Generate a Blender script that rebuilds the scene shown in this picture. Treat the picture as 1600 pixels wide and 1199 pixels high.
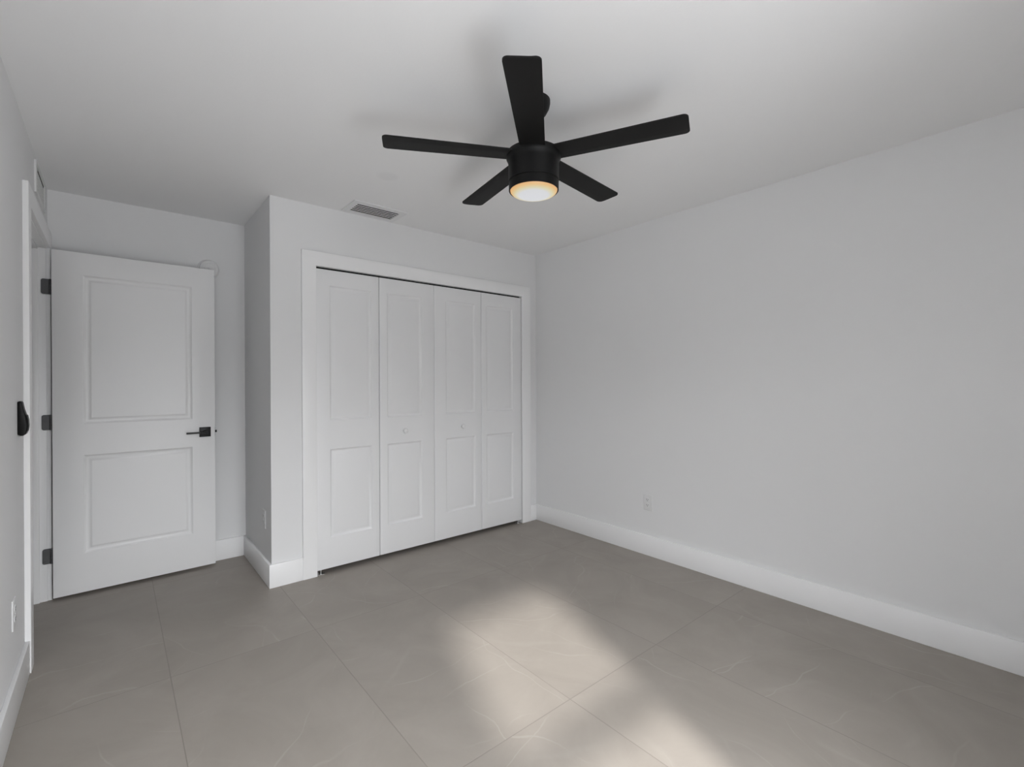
import bpy, bmesh, math
from mathutils import Vector, Matrix

for _o in list(bpy.data.objects):
    bpy.data.objects.remove(_o, do_unlink=True)
scene = bpy.context.scene
COL = scene.collection
PI = math.pi

# ---------------------------------------------------------------- camera
CAM_H = 1.2721
yaw, pitch, roll = (math.radians(a) for a in (40.0349, -0.0901, -0.2436))
fwd = Vector((math.sin(yaw) * math.cos(pitch), math.cos(yaw) * math.cos(pitch), math.sin(pitch)))
rt = Vector((math.cos(yaw), -math.sin(yaw), 0))
up = rt.cross(fwd)
rt2 = rt * math.cos(roll) + up * math.sin(roll)
up2 = -rt * math.sin(roll) + up * math.cos(roll)
cam_data = bpy.data.cameras.new('camera')
cam_data.sensor_width = 36.0
cam_data.lens = 738.148 / 1600 * 36.0
cam_data.shift_x = 0.6 / 1600
cam_data.shift_y = -1.286 / 1600
cam_data.clip_start = 0.02
cam = bpy.data.objects.new('camera', cam_data)
COL.objects.link(cam)
m = Matrix((rt2, up2, -fwd)).transposed().to_4x4()
m.translation = (0, 0, CAM_H)
cam.matrix_world = m
scene.camera = cam

# ---------------------------------------------------------------- colour management
vs = scene.view_settings
scene.display_settings.display_device = 'sRGB'
vs.view_transform = 'Standard'
vs.look = 'None'
vs.gamma = 1.0
vs.use_curve_mapping = False
vs.exposure = 0.0
scene.cycles.use_denoising = True
scene.cycles.max_bounces = 14
scene.cycles.diffuse_bounces = 10
scene.cycles.sample_clamp_indirect = 8.0

# ---------------------------------------------------------------- daylight
SKY, GROUND, HORIZON = 26.5, 12.0, 4.5
SUN = 4.9
world = bpy.data.worlds.new('daylight')
scene.world = world
world.use_nodes = True
bg = world.node_tree.nodes['Background']
wn, wl = world.node_tree.nodes.new, world.node_tree.links.new
w_tc, w_sep, w_map, w_rmp = wn('ShaderNodeTexCoord'), wn('ShaderNodeSeparateXYZ'), wn('ShaderNodeMapRange'), wn('ShaderNodeValToRGB')
w_map.inputs['From Min'].default_value = -1.0
w_map.inputs['From Max'].default_value = 1.0
wl(w_tc.outputs['Generated'], w_sep.inputs[0])
wl(w_sep.outputs['Z'], w_map.inputs['Value'])
wl(w_map.outputs[0], w_rmp.inputs['Fac'])
w_e = w_rmp.color_ramp.elements


def w_stop(z, level):                  # z: sine of the elevation
    k = w_e.new((z + 1) / 2)
    k.color = (level * 0.955, level * 0.975, level, 1)


w_e[0].color = (GROUND * 0.955, GROUND * 0.975, GROUND, 1)
w_stop(-0.42, GROUND)                  # lower part raised, added to light the ceiling
w_stop(-0.20, HORIZON)                 # dark band added to dim direct light on the closet wall
w_stop(0.08, HORIZON)
w_stop(0.24, SKY)
w_e[-1].color = (SKY * 0.955, SKY * 0.975, SKY, 1)
# world light dimmed towards the left, added to darken the room's right side
w_flat, w_nrm, w_s2, w_az, w_mul = (wn('ShaderNodeVectorMath'), wn('ShaderNodeVectorMath'), wn('ShaderNodeSeparateXYZ'),
                                    wn('ShaderNodeMapRange'), wn('ShaderNodeVectorMath'))
w_flat.operation = 'MULTIPLY'
w_flat.inputs[1].default_value = (1, 1, 0)
w_nrm.operation = 'NORMALIZE'
w_az.inputs['From Min'].default_value = -1.0
w_az.inputs['From Max'].default_value = 1.0
w_ar = wn('ShaderNodeValToRGB')
w_ar.color_ramp.interpolation = 'EASE'
for w_k, (w_u, w_v) in enumerate(((-1.0, 0.35), (-0.62, 0.80), (-0.30, 0.80), (0.05, 1.0))):
    w_el = w_ar.color_ramp.elements[w_k] if w_k < 2 else w_ar.color_ramp.elements.new(0.5)
    w_el.position = (w_u + 1) / 2
    w_el.color = (w_v, w_v, w_v, 1)
w_mul.operation = 'SCALE'
wl(w_tc.outputs['Generated'], w_flat.inputs[0])
wl(w_flat.outputs[0], w_nrm.inputs[0])
wl(w_nrm.outputs[0], w_s2.inputs[0])
wl(w_s2.outputs['X'], w_az.inputs['Value'])
wl(w_rmp.outputs['Color'], w_mul.inputs[0])
wl(w_az.outputs[0], w_ar.inputs['Fac'])
wl(w_ar.outputs['Color'], w_mul.inputs['Scale'])
wl(w_mul.outputs[0], bg.inputs['Color'])
bg.inputs['Strength'].default_value = 1.0

SUN_DX, SUN_DZ = 0.36, 0.781          # per metre travelled along +Y
sun_data = bpy.data.lights.new('sun', 'SUN')
sun_data.energy = SUN
sun_data.angle = math.radians(4.5)
sun_data.color = (1.0, 0.97, 0.93)
sun = bpy.data.objects.new('sun', sun_data)
COL.objects.link(sun)
sun.rotation_euler = Vector((SUN_DX, 1.0, -SUN_DZ)).to_track_quat('-Z', 'Y').to_euler()
sun.location = (-3, -6, 6)

# ---------------------------------------------------------------- room dimensions (metres)
H = 2.44
XR, YC, XO, YA, XL = 2.988, 3.2085, 0.741, 3.961, -0.306
YB = -0.45                            # wall behind the camera, with the window
WT = 0.115
HB, TB = 0.145, 0.016                 # baseboard
WX0, WX1, WZ0, WZ1 = 0.36, 1.125, 0.10, 2.07

# window portal (helps the sky light through the window opening)
pd = bpy.data.lights.new('window_daylight', 'AREA')
pd.shape = 'RECTANGLE'
pd.size, pd.size_y = WX1 - WX0, WZ1 - WZ0
pd.cycles.is_portal = True
po = bpy.data.objects.new('window_daylight', pd)
COL.objects.link(po)
po.location = ((WX0 + WX1) / 2, YB - WT - 0.02, (WZ0 + WZ1) / 2)
po.rotation_euler = (PI / 2, 0, 0)


# ---------------------------------------------------------------- materials
def mat(name, color, rough=0.5, spec=0.5, metal=0.0, bump=0.0, bscale=400.0):
    ma = bpy.data.materials.new(name)
    ma.use_nodes = True
    nt = ma.node_tree
    b = nt.nodes['Principled BSDF']
    b.inputs['Base Color'].default_value = (*color, 1)
    b.inputs['Roughness'].default_value = rough
    b.inputs['Specular IOR Level'].default_value = spec
    b.inputs['Metallic'].default_value = metal
    if bump:
        tc = nt.nodes.new('ShaderNodeTexCoord')
        n = nt.nodes.new('ShaderNodeTexNoise')
        n.inputs['Scale'].default_value = bscale
        n.inputs['Detail'].default_value = 3
        bp = nt.nodes.new('ShaderNodeBump')
        bp.inputs['Strength'].default_value = bump
        bp.inputs['Distance'].default_value = 0.002
        nt.links.new(tc.outputs['Object'], n.inputs['Vector'])
        nt.links.new(n.outputs['Fac'], bp.inputs['Height'])
        nt.links.new(bp.outputs['Normal'], b.inputs['Normal'])
    return ma


WALL = (0.760, 0.763, 0.768)
M_wall = mat('wall_paint', WALL, 0.6, 0.3, bump=0.12, bscale=180)
M_ceil = mat('ceiling_paint', (0.82, 0.822, 0.826), 0.8, 0.2, bump=0.15, bscale=140)
M_trim = mat('trim_paint', (0.865, 0.867, 0.872), 0.3, 0.45)
M_door = mat('door_paint', (0.80, 0.803, 0.81), 0.38, 0.4)
M_black = mat('matte_black_metal', (0.0045, 0.0045, 0.0045), 0.5, 0.22)
M_blade = mat('black_blade_finish', (0.0075, 0.0072, 0.0070), 0.55, 0.20, bump=0.08, bscale=60)
M_handle = mat('black_handle_metal', (0.006, 0.006, 0.006), 0.4, 0.35)
M_hinge = mat('dark_nickel', (0.10, 0.10, 0.103), 0.45, 0.5, metal=0.3, bump=0.2, bscale=900)
M_steel = mat('bright_steel', (0.75, 0.75, 0.75), 0.3, 0.5, metal=1.0)
M_plate = mat('white_plastic', (0.78, 0.78, 0.785), 0.4, 0.4)
M_outlet = mat('outlet_plastic', (0.72, 0.722, 0.726), 0.4, 0.4)
M_slot = mat('dark_slot', (0.02, 0.02, 0.02), 0.7, 0.2)
M_opening = mat('opening_black', (0.01, 0.01, 0.01), 0.9, 0.1)
M_vent = mat('white_vent_enamel', (0.74, 0.742, 0.745), 0.45, 0.4)
M_control = mat('black_gloss_plastic', (0.003, 0.003, 0.003), 0.38, 0.2)


def ceiling_patch(ma):
    nt = ma.node_tree
    b = nt.nodes['Principled BSDF']
    tc = nt.nodes.new('ShaderNodeTexCoord')
    d = nt.nodes.new('ShaderNodeVectorMath'); d.operation = 'DISTANCE'
    d.inputs[1].default_value = (1.1905, 2.5002, 2.44)
    r = nt.nodes.new('ShaderNodeMapRange')
    r.interpolation_type = 'SMOOTHSTEP'
    r.inputs['From Min'].default_value = 0.035
    r.inputs['From Max'].default_value = 0.075
    r.inputs['To Min'].default_value = 0.95
    r.inputs['To Max'].default_value = 1.0
    mx = nt.nodes.new('ShaderNodeVectorMath'); mx.operation = 'SCALE'
    mx.inputs[0].default_value = b.inputs['Base Color'].default_value[:3]
    nt.links.new(tc.outputs['Object'], d.inputs[0])
    nt.links.new(d.outputs['Value'], r.inputs['Value'])
    nt.links.new(r.outputs['Result'], mx.inputs['Scale'])
    nt.links.new(mx.outputs['Vector'], b.inputs['Base Color'])


ceiling_patch(M_ceil)


def floor_material():
    ma = bpy.data.materials.new('grey_porcelain_tile')
    ma.use_nodes = True
    nt = ma.node_tree
    N = nt.nodes.new
    L = nt.links.new
    b = nt.nodes['Principled BSDF']

    def math_(op, a, c=None):
        n = N('ShaderNodeMath'); n.operation = op
        for i, v in enumerate((a, c)):
            if v is None:
                continue
            if isinstance(v, (int, float)):
                n.inputs[i].default_value = v
            else:
                L(v, n.inputs[i])
        return n.outputs[0]

    tc = N('ShaderNodeTexCoord')
    sep = N('ShaderNodeSeparateXYZ')
    L(tc.outputs['Object'], sep.inputs[0])

    def cell(v, origin, size):
        u = math_('DIVIDE', math_('SUBTRACT', v, origin), size)
        idx = math_('FLOOR', u)
        fr = math_('SUBTRACT', u, idx)
        edge = math_('MULTIPLY', math_('MINIMUM', fr, math_('SUBTRACT', 1.0, fr)), size)
        return idx, edge

    ix, ex = cell(sep.outputs['X'], 0.180, 0.6055)
    iy, ey = cell(sep.outputs['Y'], 1.300, 1.215)
    edge = math_('MINIMUM', ex, ey)
    gr = N('ShaderNodeMapRange')
    gr.interpolation_type = 'SMOOTHSTEP'
    gr.inputs['From Min'].default_value = 0.0008
    gr.inputs['From Max'].default_value = 0.0026
    L(edge, gr.inputs['Value'])            # 0 in the joint, 1 on the tile
    # every tile has its own piece of stone pattern
    comb = N('ShaderNodeCombineXYZ')
    L(math_('MULTIPLY', ix, 3.71), comb.inputs['X'])
    L(math_('MULTIPLY', iy, 5.13), comb.inputs['Y'])
    L(math_('ADD', math_('MULTIPLY', ix, 1.37), math_('MULTIPLY', iy, 2.9)), comb.inputs['Z'])
    off = N('ShaderNodeVectorMath'); off.operation = 'ADD'
    L(tc.outputs['Object'], off.inputs[0])
    L(comb.outputs[0], off.inputs[1])
    # soft cloud
    cloud = N('ShaderNodeTexNoise')
    cloud.inputs['Scale'].default_value = 2.6
    cloud.inputs['Detail'].default_value = 6
    cloud.inputs['Roughness'].default_value = 0.62
    cloud.inputs['Distortion'].default_value = 0.8
    L(off.outputs[0], cloud.inputs['Vector'])

    # thin pale veins: unevenly spaced, wandering streaks, each tile cut and laid at its own angle
    def veins(scale, rot, width, lo, hi, seed):
        vr = N('ShaderNodeVectorRotate')
        vr.rotation_type = 'Z_AXIS'
        L(off.outputs[0], vr.inputs['Vector'])
        L(math_('ADD', math_('ADD', math_('MULTIPLY', ix, 0.83 + 0.1 * seed), math_('MULTIPLY', iy, 2.17)), rot), vr.inputs['Angle'])
        sp = N('ShaderNodeSeparateXYZ')
        L(vr.outputs[0], sp.inputs[0])

        def wobble(sc, amp, detail):
            n = N('ShaderNodeTexNoise')
            n.noise_dimensions = '4D'
            n.inputs['W'].default_value = seed
            n.inputs['Scale'].default_value = sc
            n.inputs['Detail'].default_value = detail
            L(vr.outputs[0], n.inputs['Vector'])
            return math_('MULTIPLY', math_('SUBTRACT', n.outputs['Fac'], 0.5), amp)
        u = math_('ADD', math_('ADD', sp.outputs['X'], wobble(1.6, 0.55, 2)), wobble(9.0, 0.035, 3))
        vo = N('ShaderNodeTexVoronoi')
        vo.voronoi_dimensions = '1D'
        vo.feature = 'DISTANCE_TO_EDGE'
        vo.inputs['Scale'].default_value = scale
        L(math_('ADD', u, seed), vo.inputs['W'])
        r = N('ShaderNodeMapRange')
        r.interpolation_type = 'SMOOTHSTEP'
        r.inputs['From Min'].default_value = 0.0
        r.inputs['From Max'].default_value = width * scale
        r.inputs['To Min'].default_value = 1.0
        r.inputs['To Max'].default_value = 0.0
        L(vo.outputs['Distance'], r.inputs['Value'])
        k = N('ShaderNodeTexNoise')
        k.noise_dimensions = '4D'
        k.inputs['W'].default_value = seed * 2.3
        k.inputs['Scale'].default_value = 2.6
        k.inputs['Detail'].default_value = 3
        L(vr.outputs[0], k.inputs['Vector'])
        g = N('ShaderNodeMapRange')
        g.interpolation_type = 'SMOOTHSTEP'
        g.inputs['From Min'].default_value = lo
        g.inputs['From Max'].default_value = hi
        L(k.outputs['Fac'], g.inputs['Value'])
        return math_('MULTIPLY', r.outputs[0], g.outputs[0])

    v1 = veins(3.4, 0.5, 0.0065, 0.44, 0.66, 3.1)
    v2 = math_('MULTIPLY', veins(2.4, -0.7, 0.0220, 0.46, 0.70, 7.7), 0.40)
    v3 = veins(3.0, 1.3, 0.0055, 0.46, 0.68, 11.7)
    vein = math_('MAXIMUM', math_('MAXIMUM', v1, v3), v2)

    ramp = N('ShaderNodeValToRGB')
    ramp.color_ramp.elements[0].position = 0.25
    ramp.color_ramp.elements[0].color = (0.288, 0.261, 0.232, 1)
    ramp.color_ramp.elements[1].position = 0.75
    ramp.color_ramp.elements[1].color = (0.350, 0.319, 0.286, 1)
    L(cloud.outputs['Fac'], ramp.inputs['Fac'])
    mv = N('ShaderNodeMix'); mv.data_type = 'RGBA'
    L(math_('MULTIPLY', vein, 0.33), mv.inputs['Factor'])
    L(ramp.outputs['Color'], mv.inputs['A'])
    mv.inputs['B'].default_value = (0.470, 0.440, 0.405, 1)
    mg = N('ShaderNodeMix'); mg.data_type = 'RGBA'
    L(gr.outputs[0], mg.inputs['Factor'])
    mg.inputs['A'].default_value = (0.248, 0.224, 0.199, 1)
    L(mv.outputs['Result'], mg.inputs['B'])
    L(mg.outputs['Result'], b.inputs['Base Color'])
    b.inputs['Roughness'].default_value = 0.5
    b.inputs['Specular IOR Level'].default_value = 0.35
    bp = N('ShaderNodeBump')
    bp.inputs['Strength'].default_value = 0.35
    bp.inputs['Distance'].default_value = 0.001
    L(gr.outputs[0], bp.inputs['Height'])
    L(bp.outputs['Normal'], b.inputs['Normal'])
    return ma


M_floor = floor_material()


def lens_material():
    ma = bpy.data.materials.new('glowing_light_lens')
    ma.use_nodes = True
    nt = ma.node_tree
    b = nt.nodes['Principled BSDF']
    tc = nt.nodes.new('ShaderNodeTexCoord')
    sep = nt.nodes.new('ShaderNodeSeparateXYZ')
    cmb = nt.nodes.new('ShaderNodeCombineXYZ')
    ln = nt.nodes.new('ShaderNodeVectorMath'); ln.operation = 'LENGTH'
    rng = nt.nodes.new('ShaderNodeMapRange')
    rng.inputs['From Max'].default_value = 0.1
    rp = nt.nodes.new('ShaderNodeValToRGB')
    e = rp.color_ramp.elements
    e[0].position = 0.0; e[0].color = (0.74, 0.75, 0.79, 1)
    e[1].position = 1.0; e[1].color = (0.85, 0.42, 0.17, 1)
    for pos, c in ((0.60, (0.74, 0.75, 0.77, 1)), (0.78, (0.76, 0.68, 0.42, 1)), (0.92, (0.84, 0.52, 0.18, 1))):
        k = e.new(pos); k.color = c
    L = nt.links.new
    L(tc.outputs['Object'], sep.inputs[0])
    L(sep.outputs['X'], cmb.inputs['X'])
    L(sep.outputs['Y'], cmb.inputs['Y'])
    L(cmb.outputs[0], ln.inputs[0])
    L(ln.outputs['Value'], rng.inputs['Value'])
    L(rng.outputs[0], rp.inputs['Fac'])
    b.inputs['Base Color'].default_value = (0.1, 0.1, 0.1, 1)
    b.inputs['Roughness'].default_value = 0.4
    L(rp.outputs['Color'], b.inputs['Emission Color'])
    b.inputs['Emission Strength'].default_value = 0.80
    return ma


M_lens = lens_material()


# ---------------------------------------------------------------- mesh helpers
def box(bm, x0, x1, y0, y1, z0, z1, bevel=0.0, seg=2):
    t = bmesh.new()
    vs_ = [t.verts.new(p) for p in ((x0, y0, z0), (x1, y0, z0), (x1, y1, z0), (x0, y1, z0),
                                    (x0, y0, z1), (x1, y0, z1), (x1, y1, z1), (x0, y1, z1))]
    for f in ((0, 3, 2, 1), (4, 5, 6, 7), (0, 1, 5, 4), (1, 2, 6, 5), (2, 3, 7, 6), (3, 0, 4, 7)):
        t.faces.new([vs_[i] for i in f])
    if bevel:
        bmesh.ops.bevel(t, geom=list(t.edges), offset=bevel, segments=seg, profile=0.5, affect='EDGES')
    merge(bm, t)


def merge(bm, t, mtx=None):
    me = bpy.data.meshes.new('tmp')
    if mtx is not None:
        t.transform(mtx)
    t.to_mesh(me)
    t.free()
    bm.from_mesh(me)
    bpy.data.meshes.remove(me)


def lathe(bm, prof, seg=64, axis='Z'):
    """prof: list of (radius, height); closed with caps where radius is 0."""
    t = bmesh.new()
    rings = []
    for r, z in prof:
        if r < 1e-6:
            rings.append([t.verts.new((0, 0, z))])
        else:
            rings.append([t.verts.new((r * math.cos(2 * PI * i / seg), r * math.sin(2 * PI * i / seg), z)) for i in range(seg)])
    for a, b_ in zip(rings, rings[1:]):
        for i in range(seg):
            j = (i + 1) % seg
            if len(a) == 1 and len(b_) == 1:
                continue
            if len(a) == 1:
                t.faces.new((a[0], b_[i], b_[j]))
            elif len(b_) == 1:
                t.faces.new((a[i], b_[0], a[j]))
            else:
                t.faces.new((a[i], b_[i], b_[j], a[j]))
    bmesh.ops.recalc_face_normals(t, faces=list(t.faces))
    mtx = None
    if axis == 'Y':                    # height runs towards -Y
        mtx = Matrix.Rotation(PI / 2, 4, 'X')
    elif axis == 'X':                  # height runs towards +X
        mtx = Matrix.Rotation(PI / 2, 4, 'Y')
    merge(bm, t, mtx)


def prism(bm, pts, y0, y1, plane='XZ', bevel=0.0):
    """extrude a closed 2-D outline (in XZ, along Y; or in XY, along Z)"""
    t = bmesh.new()

    def P(u, v, w):
        return (u, w, v) if plane == 'XZ' else (u, v, w)
    a = [t.verts.new(P(u, v, y0)) for u, v in pts]
    b_ = [t.verts.new(P(u, v, y1)) for u, v in pts]
    t.faces.new(a)
    t.faces.new(b_[::-1])
    n = len(pts)
    for i in range(n):
        j = (i + 1) % n
        t.faces.new((a[i], b_[i], b_[j], a[j]))
    bmesh.ops.recalc_face_normals(t, faces=list(t.faces))
    if bevel:
        es = [e for e in t.edges if len(e.link_faces) == 2 and e.calc_face_angle(0) > 0.7]
        bmesh.ops.bevel(t, geom=es, offset=bevel, segments=3, profile=0.5, affect='EDGES')
    merge(bm, t)


def obj(name, bm, material, parent=None, loc=(0, 0, 0), smooth=True, angle=35):
    me = bpy.data.meshes.new(name)
    bm.to_mesh(me)
    bm.free()
    me.materials.append(material)
    if smooth:
        me.shade_smooth()
        me.set_sharp_from_angle(angle=math.radians(angle))
    o = bpy.data.objects.new(name, me)
    COL.objects.link(o)
    o.location = loc
    if parent is not None:
        o.parent = parent
    return o


def dup_part(o, parent):
    c = o.copy()
    COL.objects.link(c)
    c.parent = parent
    return c


def thing(name, label, cat, loc=(0, 0, 0), rotz=0.0, group=None, kind=None):
    o = bpy.data.objects.new(name, None)
    o.empty_display_size = 0.05
    COL.objects.link(o)
    o.location = loc
    o.rotation_euler = (0, 0, rotz)
    return tag(o, label, cat, group, kind)


def tag(o, label, cat, group=None, kind=None):
    o['label'] = label
    o['category'] = cat
    if group:
        o['group'] = group
    if kind:
        o['kind'] = kind
    return o


def struct(name, boxes, material, label, cat, bevel=0.0):
    bm = bmesh.new()
    for b_ in boxes:
        box(bm, *b_, bevel=bevel)
    return tag(obj(name, bm, material), label, cat, kind='structure')


# ---------------------------------------------------------------- room shell
X_HALL, Y_END = -1.35, YA + WT
struct('floor', [(X_HALL - WT, XR + WT, YB - WT, Y_END, -0.12, 0.0)], M_floor,
       'large-format greige porcelain tile floor with faint pale veins', 'floor')
VX0, VX1, VY0, VY1 = 1.174, 1.552, 2.945, 3.186      # ceiling vent frame and its opening
OX0, OX1, OY0, OY1 = 1.216, 1.511, 2.994, 3.142
struct('ceiling', [(X_HALL - WT, XR + WT, YB - WT, OY0, H, H + 0.12), (X_HALL - WT, XR + WT, OY1, Y_END, H, H + 0.12),
                   (X_HALL - WT, OX0, OY0, OY1, H, H + 0.12), (OX1, XR + WT, OY0, OY1, H, H + 0.12)], M_ceil,
       'flat white painted ceiling above the black fan', 'ceiling')
DY0, DY1, DZT = 3.045, 3.866, 2.066       # clear opening of the entry doorway in the left wall
JT = 0.018
struct('wall_left', [(XL - WT, XL, YB - WT, DY0 - JT, 0, H), (XL - WT, XL, DY1 + JT, YA, 0, H),
                     (XL - WT, XL, DY0 - JT, DY1 + JT, DZT + JT, H)], M_wall,
       'pale grey left wall with the doorway opening', 'wall')
struct('wall_right', [(XR, XR + WT, YB - WT, Y_END, 0, H)], M_wall,
       'long blank pale grey wall on the right', 'wall')
CX0, CX1, CZT = 1.0133, 2.806, 2.0404     # closet opening
struct('wall_back', [(XO, CX0, YC, YC + WT, 0, H), (CX1, XR, YC, YC + WT, 0, H),
                     (CX0, CX1, YC, YC + WT, CZT, H)], M_wall,
       'pale grey wall around the closet opening', 'wall')
struct('wall_alcove_right', [(XO, XO + WT, YC + WT, YA, 0, H)], M_wall,
       'shaded side wall of the closet facing the entry door', 'wall')
struct('wall_alcove_back', [(X_HALL - WT, XR, YA, Y_END, 0, H)], M_wall,
       'pale grey wall behind the open entry door', 'wall')
struct('wall_front', [(XL - WT, WX0, YB - WT, YB, 0, H), (WX1, XR, YB - WT, YB, 0, H),
                      (WX0, WX1, YB - WT, YB, 0, WZ0), (WX0, WX1, YB - WT, YB, WZ1, H)], M_wall,
       'pale grey wall with the window, opposite the closet', 'wall')
struct('wall_hall', [(X_HALL - WT, X_HALL, 2.4, YA, 0, H), (X_HALL, XL - WT, 2.4 - WT, 2.4, 0, H)], M_wall,
       'hallway wall beyond the doorway', 'wall')

# window behind the camera: frame, meeting rail, sill
win = thing('window_1', 'white framed window in the wall opposite the closet', 'window', ((WX0 + WX1) / 2, YB, WZ0), kind='structure')
w2, wh = (WX1 - WX0) / 2, WZ1 - WZ0
bm = bmesh.new()
for b_ in ((-w2, -w2 + 0.03, -0.09, -0.03, 0, wh), (w2 - 0.03, w2, -0.09, -0.03, 0, wh),
           (-w2 + 0.03, w2 - 0.03, -0.09, -0.03, 0, 0.04), (-w2 + 0.03, w2 - 0.03, -0.09, -0.03, wh - 0.03, wh)):
    box(bm, *b_, bevel=0.002)
obj('window_frame', bm, M_trim, win)
bm = bmesh.new()
RAIL = 1.285 - WZ0
box(bm, -w2 + 0.03, w2 - 0.03, -0.085, -0.035, RAIL - 0.055, RAIL + 0.055, bevel=0.003)
obj('meeting_rail', bm, M_trim, win)
bm = bmesh.new()
box(bm, -w2 - 0.04, w2 + 0.04, 0.0, 0.05, -0.02, 0.0, bevel=0.003)
obj('window_sill', bm, M_trim, win)


def baseboard(name, b_, label):
    struct(name, [b_], M_trim, label, 'baseboard', bevel=0.0025)


LCY0, LCY1 = 2.951, 3.040                 # near casing of the doorway
baseboard('baseboard_left', (XL, XL + TB, YB, LCY0, 0, HB), 'white baseboard along the left wall')
baseboard('baseboard_right', (XR - TB, XR, YB, YC, 0, HB), 'white baseboard along the long right wall')
baseboard('baseboard_back', (XO - TB, 0.924, YC - TB, YC, 0, HB), 'short white baseboard between outer corner and closet casing')
baseboard('baseboard_alcove_right', (XO - TB, XO, YC, YA, 0, HB), 'white baseboard on the closet side wall facing the entry door')
baseboard('baseboard_alcove_back', (XL, XO - TB, YA - TB, YA, 0, HB), 'white baseboard behind the open entry door')

# closet casing: two legs and a head of flat board
TC = 0.018
CO0, CO1, COT = 0.924, 2.906, 2.134
bm = bmesh.new()
prism(bm, [(CO0, 0), (CX0, 0), (CX0, CZT), (CX1, CZT), (CX1, 0), (CO1, 0), (CO1, COT), (CO0, COT)], YC - TC, YC, 'XZ', bevel=0.0015)
tag(obj('trim_1', bm, M_trim), 'flat white casing framing the closet opening', 'door trim', kind='structure')
# sliver of baseboard between the casing and the right corner
baseboard('baseboard_corner', (CO1, XR - TB, YC - TB, YC, 0, HB), 'tiny white baseboard piece between closet casing and right corner')

# doorway casing on the left wall, with its jamb and stop
tr = bmesh.new()
xc = XL + 0.020
t = bmesh.new()
yz = [(LCY0, 0), (LCY1, 0), (LCY1, DZT + 0.005), (DY1 + 0.005, DZT + 0.005), (DY1 + 0.005, 0), (YA - TB - 0.001, 0),
      (YA - TB - 0.001, 2.1655), (LCY0, 2.1655)]
prism(t, yz, XL, xc, 'XZ', bevel=0.0015)  # built as (Y, Z) outline extruded along X
t.transform(Matrix(((0, 1, 0, 0), (1, 0, 0, 0), (0, 0, 1, 0), (0, 0, 0, 1))))
bmesh.ops.reverse_faces(t, faces=list(t.faces))
merge(tr, t)
casing = tag(obj('trim_2', tr, M_trim), 'flat white casing around the doorway in the left wall', 'door trim', kind='structure')
bm = bmesh.new()
box(bm, XL - WT, XL, DY0 - JT, DY0, 0, DZT, bevel=0.001)
box(bm, XL - WT, XL, DY1, DY1 + JT, 0, DZT, bevel=0.001)
box(bm, XL - WT, XL, DY0 - JT, DY1 + JT, DZT, DZT + JT, bevel=0.001)
obj('jamb', bm, M_trim, casing)
bm = bmesh.new()
SX0, SX1, ST = XL - 0.078, XL - 0.032, 0.011
box(bm, SX0, SX1, DY0, DY0 + ST, 0, DZT, bevel=0.0015)
box(bm, SX0, SX1, DY1 - ST, DY1, 0, DZT, bevel=0.0015)
box(bm, SX0, SX1, DY0 + ST, DY1 - ST, DZT - ST, DZT, bevel=0.0015)
obj('door_stop', bm, M_trim, casing)


# ---------------------------------------------------------------- moulded panel doors
PROFILE = [(0.0, 0.0), (0.003, 0.003), (0.009, 0.0100), (0.013, 0.0115), (0.019, 0.0110), (0.034, 0.0032), (0.038, 0.0022)]


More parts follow.
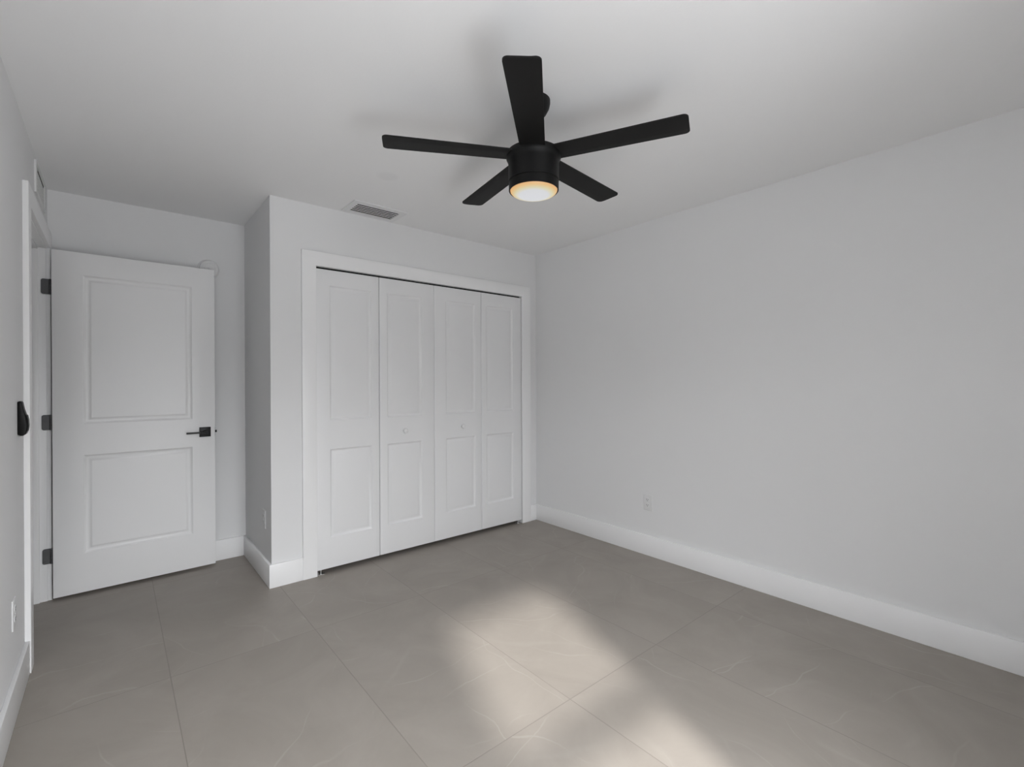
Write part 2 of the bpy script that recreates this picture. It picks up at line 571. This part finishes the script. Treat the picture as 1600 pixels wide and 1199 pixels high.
def panel_slab(bm, x0, x1, z0, z1, y0, y1, panels, prof=PROFILE):
    """door slab between y0 (front) and y1 (back), raised panels on both faces"""
    xs = sorted({x0, x1, *[v for p in panels for v in p[:2]]})
    zs = sorted({z0, z1, *[v for p in panels for v in p[2:]]})
    t = bmesh.new()
    for yy, sgn in ((y0, 1), (y1, -1)):
        for i in range(len(xs) - 1):
            for j in range(len(zs) - 1):
                a, b_, c, d = xs[i], xs[i + 1], zs[j], zs[j + 1]
                mx, mz = (a + b_) / 2, (c + d) / 2
                if any(p[0] < mx < p[1] and p[2] < mz < p[3] for p in panels):
                    continue
                t.faces.new([t.verts.new(q) for q in ((a, yy, c), (b_, yy, c), (b_, yy, d), (a, yy, d))])
        for p in panels:
            prev = None
            for ins, dep in prof:
                # split outer ring so it welds with the grid
                ring = [(p[0] + ins, p[2] + ins), (p[1] - ins, p[2] + ins), (p[1] - ins, p[3] - ins), (p[0] + ins, p[3] - ins)]
                ring = [t.verts.new((u, yy + sgn * dep, v)) for u, v in ring]
                if prev:
                    for i in range(4):
                        j = (i + 1) % 4
                        t.faces.new((prev[i], prev[j], ring[j], ring[i]))
                prev = ring
            t.faces.new(prev)
    for (a, b_) in (((x0, z0), (x1, z0)), ((x1, z0), (x1, z1)), ((x1, z1), (x0, z1)), ((x0, z1), (x0, z0))):
        # edge strips, cut where the face grid is cut so that everything welds
        if a[0] == b_[0]:
            cuts = [(a[0], z) for z in (zs if a[1] < b_[1] else zs[::-1])]
        else:
            cuts = [(x, a[1]) for x in (xs if a[0] < b_[0] else xs[::-1])]
        for q, r in zip(cuts, cuts[1:]):
            t.faces.new([t.verts.new(v) for v in ((q[0], y0, q[1]), (q[0], y1, q[1]), (r[0], y1, r[1]), (r[0], y0, r[1]))])
    bmesh.ops.remove_doubles(t, verts=list(t.verts), dist=1e-5)
    bmesh.ops.recalc_face_normals(t, faces=list(t.faces))
    es = []
    for e in t.edges:
        if len(e.link_faces) == 2:
            (ax, _, az), (bx, _, bz) = e.verts[0].co, e.verts[1].co
            on_rim = (abs(ax - bx) < 1e-6 and (abs(ax - x0) < 1e-6 or abs(ax - x1) < 1e-6)) or \
                     (abs(az - bz) < 1e-6 and (abs(az - z0) < 1e-6 or abs(az - z1) < 1e-6))
            if on_rim and e.calc_face_angle(0) > 1.2:
                es.append(e)
    bmesh.ops.bevel(t, geom=es, offset=0.0018, segments=2, profile=0.5, affect='EDGES')
    merge(bm, t)


# closet: two bifold pairs
LEAF_Y0, LEAF_Y1, LZ0, LZ1 = 3.1995, 3.2345, 0.033, 2.0255


def knob_mesh():
    bm_ = bmesh.new()
    lathe(bm_, [(0, 0), (0.010, 0), (0.0085, 0.006), (0.0085, 0.010), (0.015, 0.015), (0.0185, 0.021), (0.0175, 0.026), (0.012, 0.0295), (0, 0.0305)], 32, 'Y')
    return bm_


def bifold(name, label, leaves, knob_leaf, knob_x, pivot_x):
    root = thing(name, label, 'closet door', ((leaves[0][0] + leaves[-1][1]) / 2, LEAF_Y0, 0), kind='structure')
    ox, oy = root.location.x, root.location.y
    for k, (a, b_, pa, pb) in enumerate(leaves):
        bm_ = bmesh.new()
        panel_slab(bm_, a - ox, b_ - ox, LZ0, LZ1, 0, LEAF_Y1 - LEAF_Y0,
                   [(pa - ox, pb - ox, 0.237, 0.827), (pa - ox, pb - ox, 1.021, 1.920)])
        lf = obj('leaf', bm_, M_door, root)
        if k == knob_leaf:
            obj('knob', knob_mesh(), M_plate, lf, (knob_x - ox, 0, 0.914))
    bm_ = bmesh.new()                      # floor bracket with its pivot pin
    px = pivot_x - ox
    box(bm_, px - 0.022, px + 0.022, 0.004, 0.03, 0.0, 0.004)
    box(bm_, px - 0.022, px - 0.018, 0.004, 0.03, 0.004, 0.02)
    t_ = bmesh.new()
    lathe(t_, [(0, 0.004), (0.005, 0.004), (0.005, LZ0), (0, LZ0)], 16)
    merge(bm_, t_, Matrix.Translation((px, 0.017, 0)))
    obj('pivot_bracket', bm_, M_steel, root)
    return root


bifold('door_2', 'left pair of white raised-panel bifold closet leaves', [(1.0150, 1.4490, 1.101, 1.395), (1.4535, 1.9015, 1.511, 1.794)], 1, 1.648, 1.042)
bifold('door_3', 'right pair of white raised-panel bifold closet leaves, beside the blank wall', [(1.9040, 2.3545, 2.008, 2.294), (2.3580, 2.7990, 2.409, 2.703)], 0, 2.162, 2.772)
# head track inside the opening, painted black for the shade in the gap
bm = bmesh.new()
box(bm, CX0 + 0.002, CX1 - 0.002, LEAF_Y0 + 0.028, LEAF_Y1 + 0.03, CZT - 0.009, CZT)
tk = obj('track', bm, M_opening)
tk.parent = bpy.data.objects['trim_1']

# ---------------------------------------------------------------- entry door, open flat to the alcove wall
DH = Vector((-0.280, 3.827, 0))
DW, DT, DB, DTOP = 0.8135, 0.035, 0.019, 2.058
door = thing('door_1', 'white two-panel entry door with black lever, standing open', 'door', DH, math.radians(1.34), kind='structure')
bm = bmesh.new()
panel_slab(bm, 0, DW, DB, DTOP, 0, DT, [(0.135, 0.683, 0.252, 0.842), (0.135, 0.683, 1.030, 1.925)],
           [(0.0, 0.0), (0.004, 0.003), (0.011, 0.0095), (0.016, 0.0110), (0.024, 0.0110), (0.033, 0.0048), (0.037, 0.0030), (0.040, 0.0030)])
obj('leaf', bm, M_trim, door)
# lever handles, both faces
LX, LZ = 0.754, 0.938
hd = bmesh.new()
box(hd, LX - 0.033, LX + 0.033, -0.009, 0.0, LZ - 0.033, LZ + 0.033, bevel=0.0012)
handle = obj('door_handle', hd, M_handle, door)
bm = bmesh.new()
lathe(bm, [(0, 0.009), (0.0145, 0.009), (0.0145, 0.014), (0.0105, 0.018), (0.0105, 0.052), (0, 0.052)], 32, 'Y')
bmesh.ops.translate(bm, verts=bm.verts, vec=(LX, 0, LZ))
obj('spindle_neck', bm, M_handle, handle)
bm = bmesh.new()
box(bm, LX - 0.112, LX + 0.011, -0.058, -0.044, LZ - 0.0055, LZ + 0.0055, bevel=0.002)
obj('lever', bm, M_handle, handle)
hb = bmesh.new()
box(hb, LX - 0.033, LX + 0.033, DT, DT + 0.009, LZ - 0.033, LZ + 0.033, bevel=0.0012)
box(hb, LX - 0.0105, LX + 0.0105, DT + 0.009, DT + 0.05, LZ - 0.0105, LZ + 0.0105, bevel=0.002)
box(hb, LX - 0.112, LX + 0.011, DT + 0.043, DT + 0.057, LZ - 0.0055, LZ + 0.0055, bevel=0.002)
obj('door_handle', hb, M_handle, door)
bm = bmesh.new()
box(bm, DW, DW + 0.0015, 0.006, 0.029, LZ - 0.028, LZ + 0.028)
box(bm, DW, DW + 0.013, 0.010, 0.024, LZ - 0.008, LZ + 0.008, bevel=0.002)
obj('latch', bm, M_handle, door)
# three butt hinges: leaf on the jamb, knuckle by the casing (in door coordinates, rotation undone)
for zc in (1.842, 1.046, 0.262):
    hg = bmesh.new()
    y_j = DY1 - DH.y
    # rounded leaf standing on the jamb face
    x0h, x1h, r_, hh = -0.046, -0.002, 0.010, 0.0445
    pts = [(x1h, zc - hh), (x1h, zc + hh)]
    for k in range(5):
        a = PI / 2 + k / 4 * PI / 2
        pts.append((x0h + r_ + r_ * math.cos(a), zc + hh - r_ + r_ * math.sin(a)))
    for k in range(5):
        a = PI + k / 4 * PI / 2
        pts.append((x0h + r_ + r_ * math.cos(a), zc - hh + r_ + r_ * math.sin(a)))
    prism(hg, pts, y_j - 0.0045, y_j - 0.0015, 'XZ')
    for k in range(5):                     # knuckle in five barrels
        t_ = bmesh.new()
        z_a = zc - hh + k * 2 * hh / 5
        lathe(t_, [(0, z_a), (0.0058, z_a + 0.0006), (0.0062, z_a + 0.0016), (0.0062, z_a + 2 * hh / 5 - 0.0016), (0.0058, z_a + 2 * hh / 5 - 0.0006), (0, z_a + 2 * hh / 5)], 20)
        merge(hg, t_, Matrix.Translation((-0.0062, y_j - 0.004 - 0.0065, 0)))
    hinge = obj('hinge', hg, M_hinge, door)
    sc = bmesh.new()
    for (sx, sz) in ((-0.036, 0.027), (-0.030, 0.0), (-0.036, -0.030)):
        t_ = bmesh.new()
        lathe(t_, [(0, 0), (0.0036, 0), (0.003, 0.0012), (0, 0.0015)], 16, 'Y')
        merge(sc, t_, Matrix.Translation((sx, y_j - 0.0045, zc + sz)))
    obj('screw', sc, M_hinge, hinge)

# ---------------------------------------------------------------- ceiling fan
FWD2 = Vector((math.sin(yaw), math.cos(yaw), 0))
FC = FWD2 * 1.968 + rt * 0.0955
fan = thing('ceiling_fan', 'black five-blade ceiling fan with lit round lamp', 'ceiling fan', (FC.x, FC.y, H))
bm = bmesh.new()
lathe(bm, [(0, 0), (0.070, 0), (0.070, -0.012), (0.066, -0.030), (0.054, -0.052), (0.036, -0.066), (0.020, -0.070), (0, -0.070)], 64)
obj('canopy', bm, M_black, fan)
bm = bmesh.new()
lathe(bm, [(0, -0.065), (0.0135, -0.065), (0.0135, -0.215), (0, -0.215)], 32)
obj('downrod', bm, M_black, fan)
bm = bmesh.new()
lathe(bm, [(0, -0.200), (0.030, -0.200), (0.034, -0.206), (0.096, -0.212), (0.110, -0.216), (0.1135, -0.223), (0.1135, -0.240),
           (0.1105, -0.246), (0.1075, -0.252), (0.1055, -0.262), (0.1045, -0.334), (0.1020, -0.3365), (0, -0.3365)], 96)
obj('motor_housing', bm, M_black, fan)
bm = bmesh.new()
lathe(bm, [(0, -0.3365), (0.0985, -0.3365), (0.0985, -0.3395), (0.1035, -0.3405), (0.1035, -0.3725), (0.1020, -0.3745), (0.0990, -0.3745), (0.0985, -0.366), (0, -0.366)], 96)
lr = obj('light_ring', bm, M_black, fan)
bm = bmesh.new()
prof = [(0, -0.360), (0.0975, -0.360), (0.0975, -0.3725)]
for k in range(1, 11):
    a = k / 10
    prof.append((0.0975 * math.cos(a * PI / 2) ** 0.75 if a < 1 else 0.0, -0.3725 - 0.0225 * math.sin(a * PI / 2)))
lathe(bm, prof, 96)
obj('light_lens', bm, M_lens, fan)['label'] = 'glowing white lens with warm amber edge'

BLADE_PH, BLADE_PITCH, BLADE_Z, R0, R1 = 15.2187, -0.1033, 2.2102 - H, 0.100, 0.608


def blade_mesh():
    bm_ = bmesh.new()
    n, rows = 26, []
    cs = [-1, -0.96, -0.6, -0.1, 0.42, 0.50, 0.75, 0.96, 1]
    for i in range(n + 1):
        u = R0 + (R1 - R0) * i / n
        hw = 0.0510 + 0.0080 * (u - R0) / (R1 - R0)
        rc = 0.020
        if u > R1 - rc:
            dx = u - (R1 - rc)
            trim = rc - math.sqrt(max(rc * rc - dx * dx, 0))
        else:
            trim = 0
        row = []
        for c in cs:
            w = c * (hw - trim)
            zz = w * math.tan(BLADE_PITCH)
            if c > 0.45:
                zz += (w - 0.45 * hw) * 0.10      # trailing strip bent flatter
            row.append((u, w, zz))
        rows.append(row)
    # denser rows near the rounded tip
    tip = []
    for k in range(1, 8):
        u = R1 - 0.020 + 0.020 * math.sin(k / 8 * PI / 2)
        tip.append(u)
    us = sorted(set([r[0][0] for r in rows if r[0][0] < R1 - 0.0205] + [R1 - 0.020] + tip + [R1]))
    rows = []
    for u in us:
        hw = 0.0510 + 0.0080 * (u - R0) / (R1 - R0)
        dx = max(0.0, u - (R1 - 0.020))
        trim = 0.020 - math.sqrt(max(0.0004 - dx * dx, 0))
        row = []
        for c in cs:
            w = c * (hw - trim)
            zz = w * math.tan(BLADE_PITCH) + (max(0.0, w - 0.45 * hw)) * 0.10
            row.append((u, w, zz))
        rows.append(row)
    th = 0.0055
    lo = [[bm_.verts.new((p[0], p[1], p[2] - th / 2)) for p in r] for r in rows]
    hi = [[bm_.verts.new((p[0], p[1], p[2] + th / 2)) for p in r] for r in rows]
    for i in range(len(rows) - 1):
        for j in range(len(cs) - 1):
            bm_.faces.new((lo[i][j], lo[i][j + 1], lo[i + 1][j + 1], lo[i + 1][j]))
            bm_.faces.new((hi[i][j], hi[i + 1][j], hi[i + 1][j + 1], hi[i][j + 1]))
        for j in (0, len(cs) - 1):
            bm_.faces.new((lo[i][j], lo[i + 1][j], hi[i + 1][j], hi[i][j]))
    for i in (0, len(rows) - 1):
        for j in range(len(cs) - 1):
            bm_.faces.new((lo[i][j], lo[i][j + 1], hi[i][j + 1], hi[i][j]))
    bmesh.ops.recalc_face_normals(bm_, faces=list(bm_.faces))
    return bm_


blade0 = obj('blade', blade_mesh(), M_blade, fan, (0, 0, BLADE_Z), angle=4)
for k in range(5):
    bl = blade0 if k == 0 else dup_part(blade0, fan)
    bl.rotation_euler = (0, 0, BLADE_PH + k * 2 * PI / 5)

# ---------------------------------------------------------------- ceiling vent
vent = thing('ceiling_vent', 'white ceiling air vent with dark slots above the closet', 'air vent', ((VX0 + VX1) / 2, (VY0 + VY1) / 2, H))
vx, vy = vent.location.x, vent.location.y
bm = bmesh.new()
for b_ in ((VX0, VX1, VY0, OY0), (VX0, VX1, OY1, VY1), (VX0, OX0, OY0, OY1), (OX1, VX1, OY0, OY1)):
    box(bm, b_[0] - vx, b_[1] - vx, b_[2] - vy, b_[3] - vy, -0.006, 0.0)
obj('frame', bm, M_vent, vent)
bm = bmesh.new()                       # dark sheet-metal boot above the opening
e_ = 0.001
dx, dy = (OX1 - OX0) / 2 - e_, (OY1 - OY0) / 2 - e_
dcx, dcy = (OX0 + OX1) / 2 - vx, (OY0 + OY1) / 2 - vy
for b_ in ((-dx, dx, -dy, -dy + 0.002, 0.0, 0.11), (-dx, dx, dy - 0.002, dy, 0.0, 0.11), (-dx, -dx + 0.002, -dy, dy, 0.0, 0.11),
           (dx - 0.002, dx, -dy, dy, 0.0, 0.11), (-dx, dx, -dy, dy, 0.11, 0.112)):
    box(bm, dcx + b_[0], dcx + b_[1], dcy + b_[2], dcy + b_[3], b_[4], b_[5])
obj('duct_boot', bm, M_opening, vent)
slat = bmesh.new()
t_ = bmesh.new()
box(t_, -dx + 0.003, dx - 0.003, -0.0075, 0.0075, -0.0006, 0.0006)
merge(slat, t_, Matrix.Rotation(math.radians(4), 4, 'X'))
slat0 = obj('slat', slat, M_vent, vent)
for k in range(4):
    s_ = slat0 if k == 0 else dup_part(slat0, vent)
    s_.location = (dcx, dcy - dy + (k + 1) * 2 * dy / 5 + 0.003, -0.0015)

# ---------------------------------------------------------------- wall vent over the doorway
RY0, RY1, RZ0, RZ1 = 3.362, 3.765, 2.242, 2.404
wv = thing('wall_vent', 'white louvred air vent high on the left wall over the doorway', 'air vent', (XL, (RY0 + RY1) / 2, RZ0))
wy = wv.location.y
rh, rw = RZ1 - RZ0, RY1 - RY0
bm = bmesh.new()
for b_ in ((-rw / 2, rw / 2, 0, 0.020), (-rw / 2, rw / 2, rh - 0.020, rh), (-rw / 2, -rw / 2 + 0.045, 0.020, rh - 0.020), (rw / 2 - 0.030, rw / 2, 0.020, rh - 0.020)):
    box(bm, 0, 0.008, b_[0], b_[1], b_[2], b_[3], bevel=0.0)
obj('frame', bm, M_vent, wv)
bm = bmesh.new()
box(bm, 0.0003, 0.0036, -rw / 2 + 0.045, rw / 2 - 0.030, 0.020, rh - 0.020)  # black sheet close behind the slats, painting the shade of the open slot
obj('slot_shade', bm, M_opening, wv)
slat = bmesh.new()
t_ = bmesh.new()
box(t_, -0.0006, 0.0006, -rw / 2 + 0.045, rw / 2 - 0.030, -0.0088, 0.0088)
merge(slat, t_, Matrix.Rotation(math.radians(-5), 4, 'Y'))
slat0 = obj('slat', slat, M_vent, wv)
for k in range(6):
    s_ = slat0 if k == 0 else dup_part(slat0, wv)
    s_.location = (0.0050, 0, 0.0290 + k * 0.0176)


# ---------------------------------------------------------------- outlets
def outlet(label, loc, rotz, long_=0.116, wide=0.073):
    """duplex outlet; built facing -Y, plate back on y=0"""
    root = thing('outlet', label, 'outlet', loc, rotz, group='white duplex outlets low on the walls')
    bm_ = bmesh.new()
    box(bm_, -wide / 2, wide / 2, -0.0055, 0, -long_ / 2, long_ / 2, bevel=0.0022, seg=3)
    obj('plate', bm_, M_outlet, root)
    for s in (-1, 1):
        bm_ = bmesh.new()
        pts = []
        for k in range(32):
            a = 2 * PI * k / 32
            pts.append((max(-0.0172, min(0.0172, 0.0195 * math.cos(a))), s * 0.0195 + 0.0145 * math.sin(a)))
        prism(bm_, pts, -0.0075, -0.0055, 'XZ')
        rc_ = obj('receptacle', bm_, M_outlet, root)
        bm_ = bmesh.new()
        zc = s * 0.0195
        box(bm_, -0.0078, -0.0052, -0.0079, -0.0075, zc - 0.001, zc + 0.0075)
        box(bm_, 0.0052, 0.0078, -0.0079, -0.0075, zc, zc + 0.0065)
        t2 = bmesh.new()
        lathe(t2, [(0, 0), (0.0027, 0), (0.0027, 0.0004), (0, 0.0004)], 16, 'Y')
        merge(bm_, t2, Matrix.Translation((0, -0.0075, zc - 0.0065)))
        obj('slots', bm_, M_slot, rc_)
    bm_ = bmesh.new()
    lathe(bm_, [(0, 0.0055), (0.0033, 0.0055), (0.0028, 0.0068), (0, 0.007)], 20, 'Y')
    obj('screw', bm_, M_outlet, root)
    return root


outlet('white duplex outlet on the long right wall', (XR, 2.009, 0.385), PI / 2 * -1)
outlet('white duplex outlet on the shaded closet side wall facing the entry door', (XO, 3.380, 0.392), -PI / 2)
outlet('white duplex outlet on the left wall before the doorway', (XL, 2.645, 0.382), PI / 2)

# ---------------------------------------------------------------- round alarm behind the door's top corner
al = thing('smoke_alarm', 'round white alarm on the wall behind the open door top corner', 'smoke alarm', (0.515, YA, 2.083))
bm = bmesh.new()
lathe(bm, [(0, 0), (0.066, 0), (0.066, 0.010), (0.063, 0.013), (0, 0.013)], 64, 'Y')
obj('mounting_base', bm, M_plate, al)
bm = bmesh.new()
lathe(bm, [(0, 0.013), (0.059, 0.013), (0.059, 0.026), (0.055, 0.033), (0.046, 0.037), (0.034, 0.039), (0.033, 0.0375), (0.030, 0.0375), (0.029, 0.0395), (0, 0.0405)], 64, 'Y')
obj('cover', bm, M_plate, al)
bm = bmesh.new()
lathe(bm, [(0, 0.0405), (0.008, 0.0403), (0.0075, 0.0420), (0, 0.0425)], 24, 'Y')
bb = obj('test_button', bm, M_plate, al)

# ---------------------------------------------------------------- black control on the left wall
ct = thing('wall_control', 'small black curved control unit on the left wall beside the doorway', 'wall control', (XL, 2.805, 1.132))
prof = [(0.0, -0.069), (0.010, -0.0735), (0.018, -0.0730), (0.0245, -0.066), (0.0285, -0.050), (0.0290, -0.030), (0.0272, -0.006), (0.0240, 0.012),
        (0.0180, 0.036), (0.0150, 0.055), (0.0135, 0.064), (0.0095, 0.0690), (0.004, 0.0695), (0.0, 0.066)]
bm = bmesh.new()
prism(bm, prof, -0.026, 0.026, 'XZ', bevel=0.004)
obj('body', bm, M_control, ct)
bm = bmesh.new()
prism(bm, [(0.0265, -0.060), (0.0300, -0.052), (0.0318, -0.034), (0.0306, -0.008), (0.0275, 0.010), (0.0245, 0.0125), (0.0272, -0.006), (0.0288, -0.030), (0.0285, -0.050)], -0.019, 0.019, 'XZ')
obj('button_panel', bm, M_control, ct)
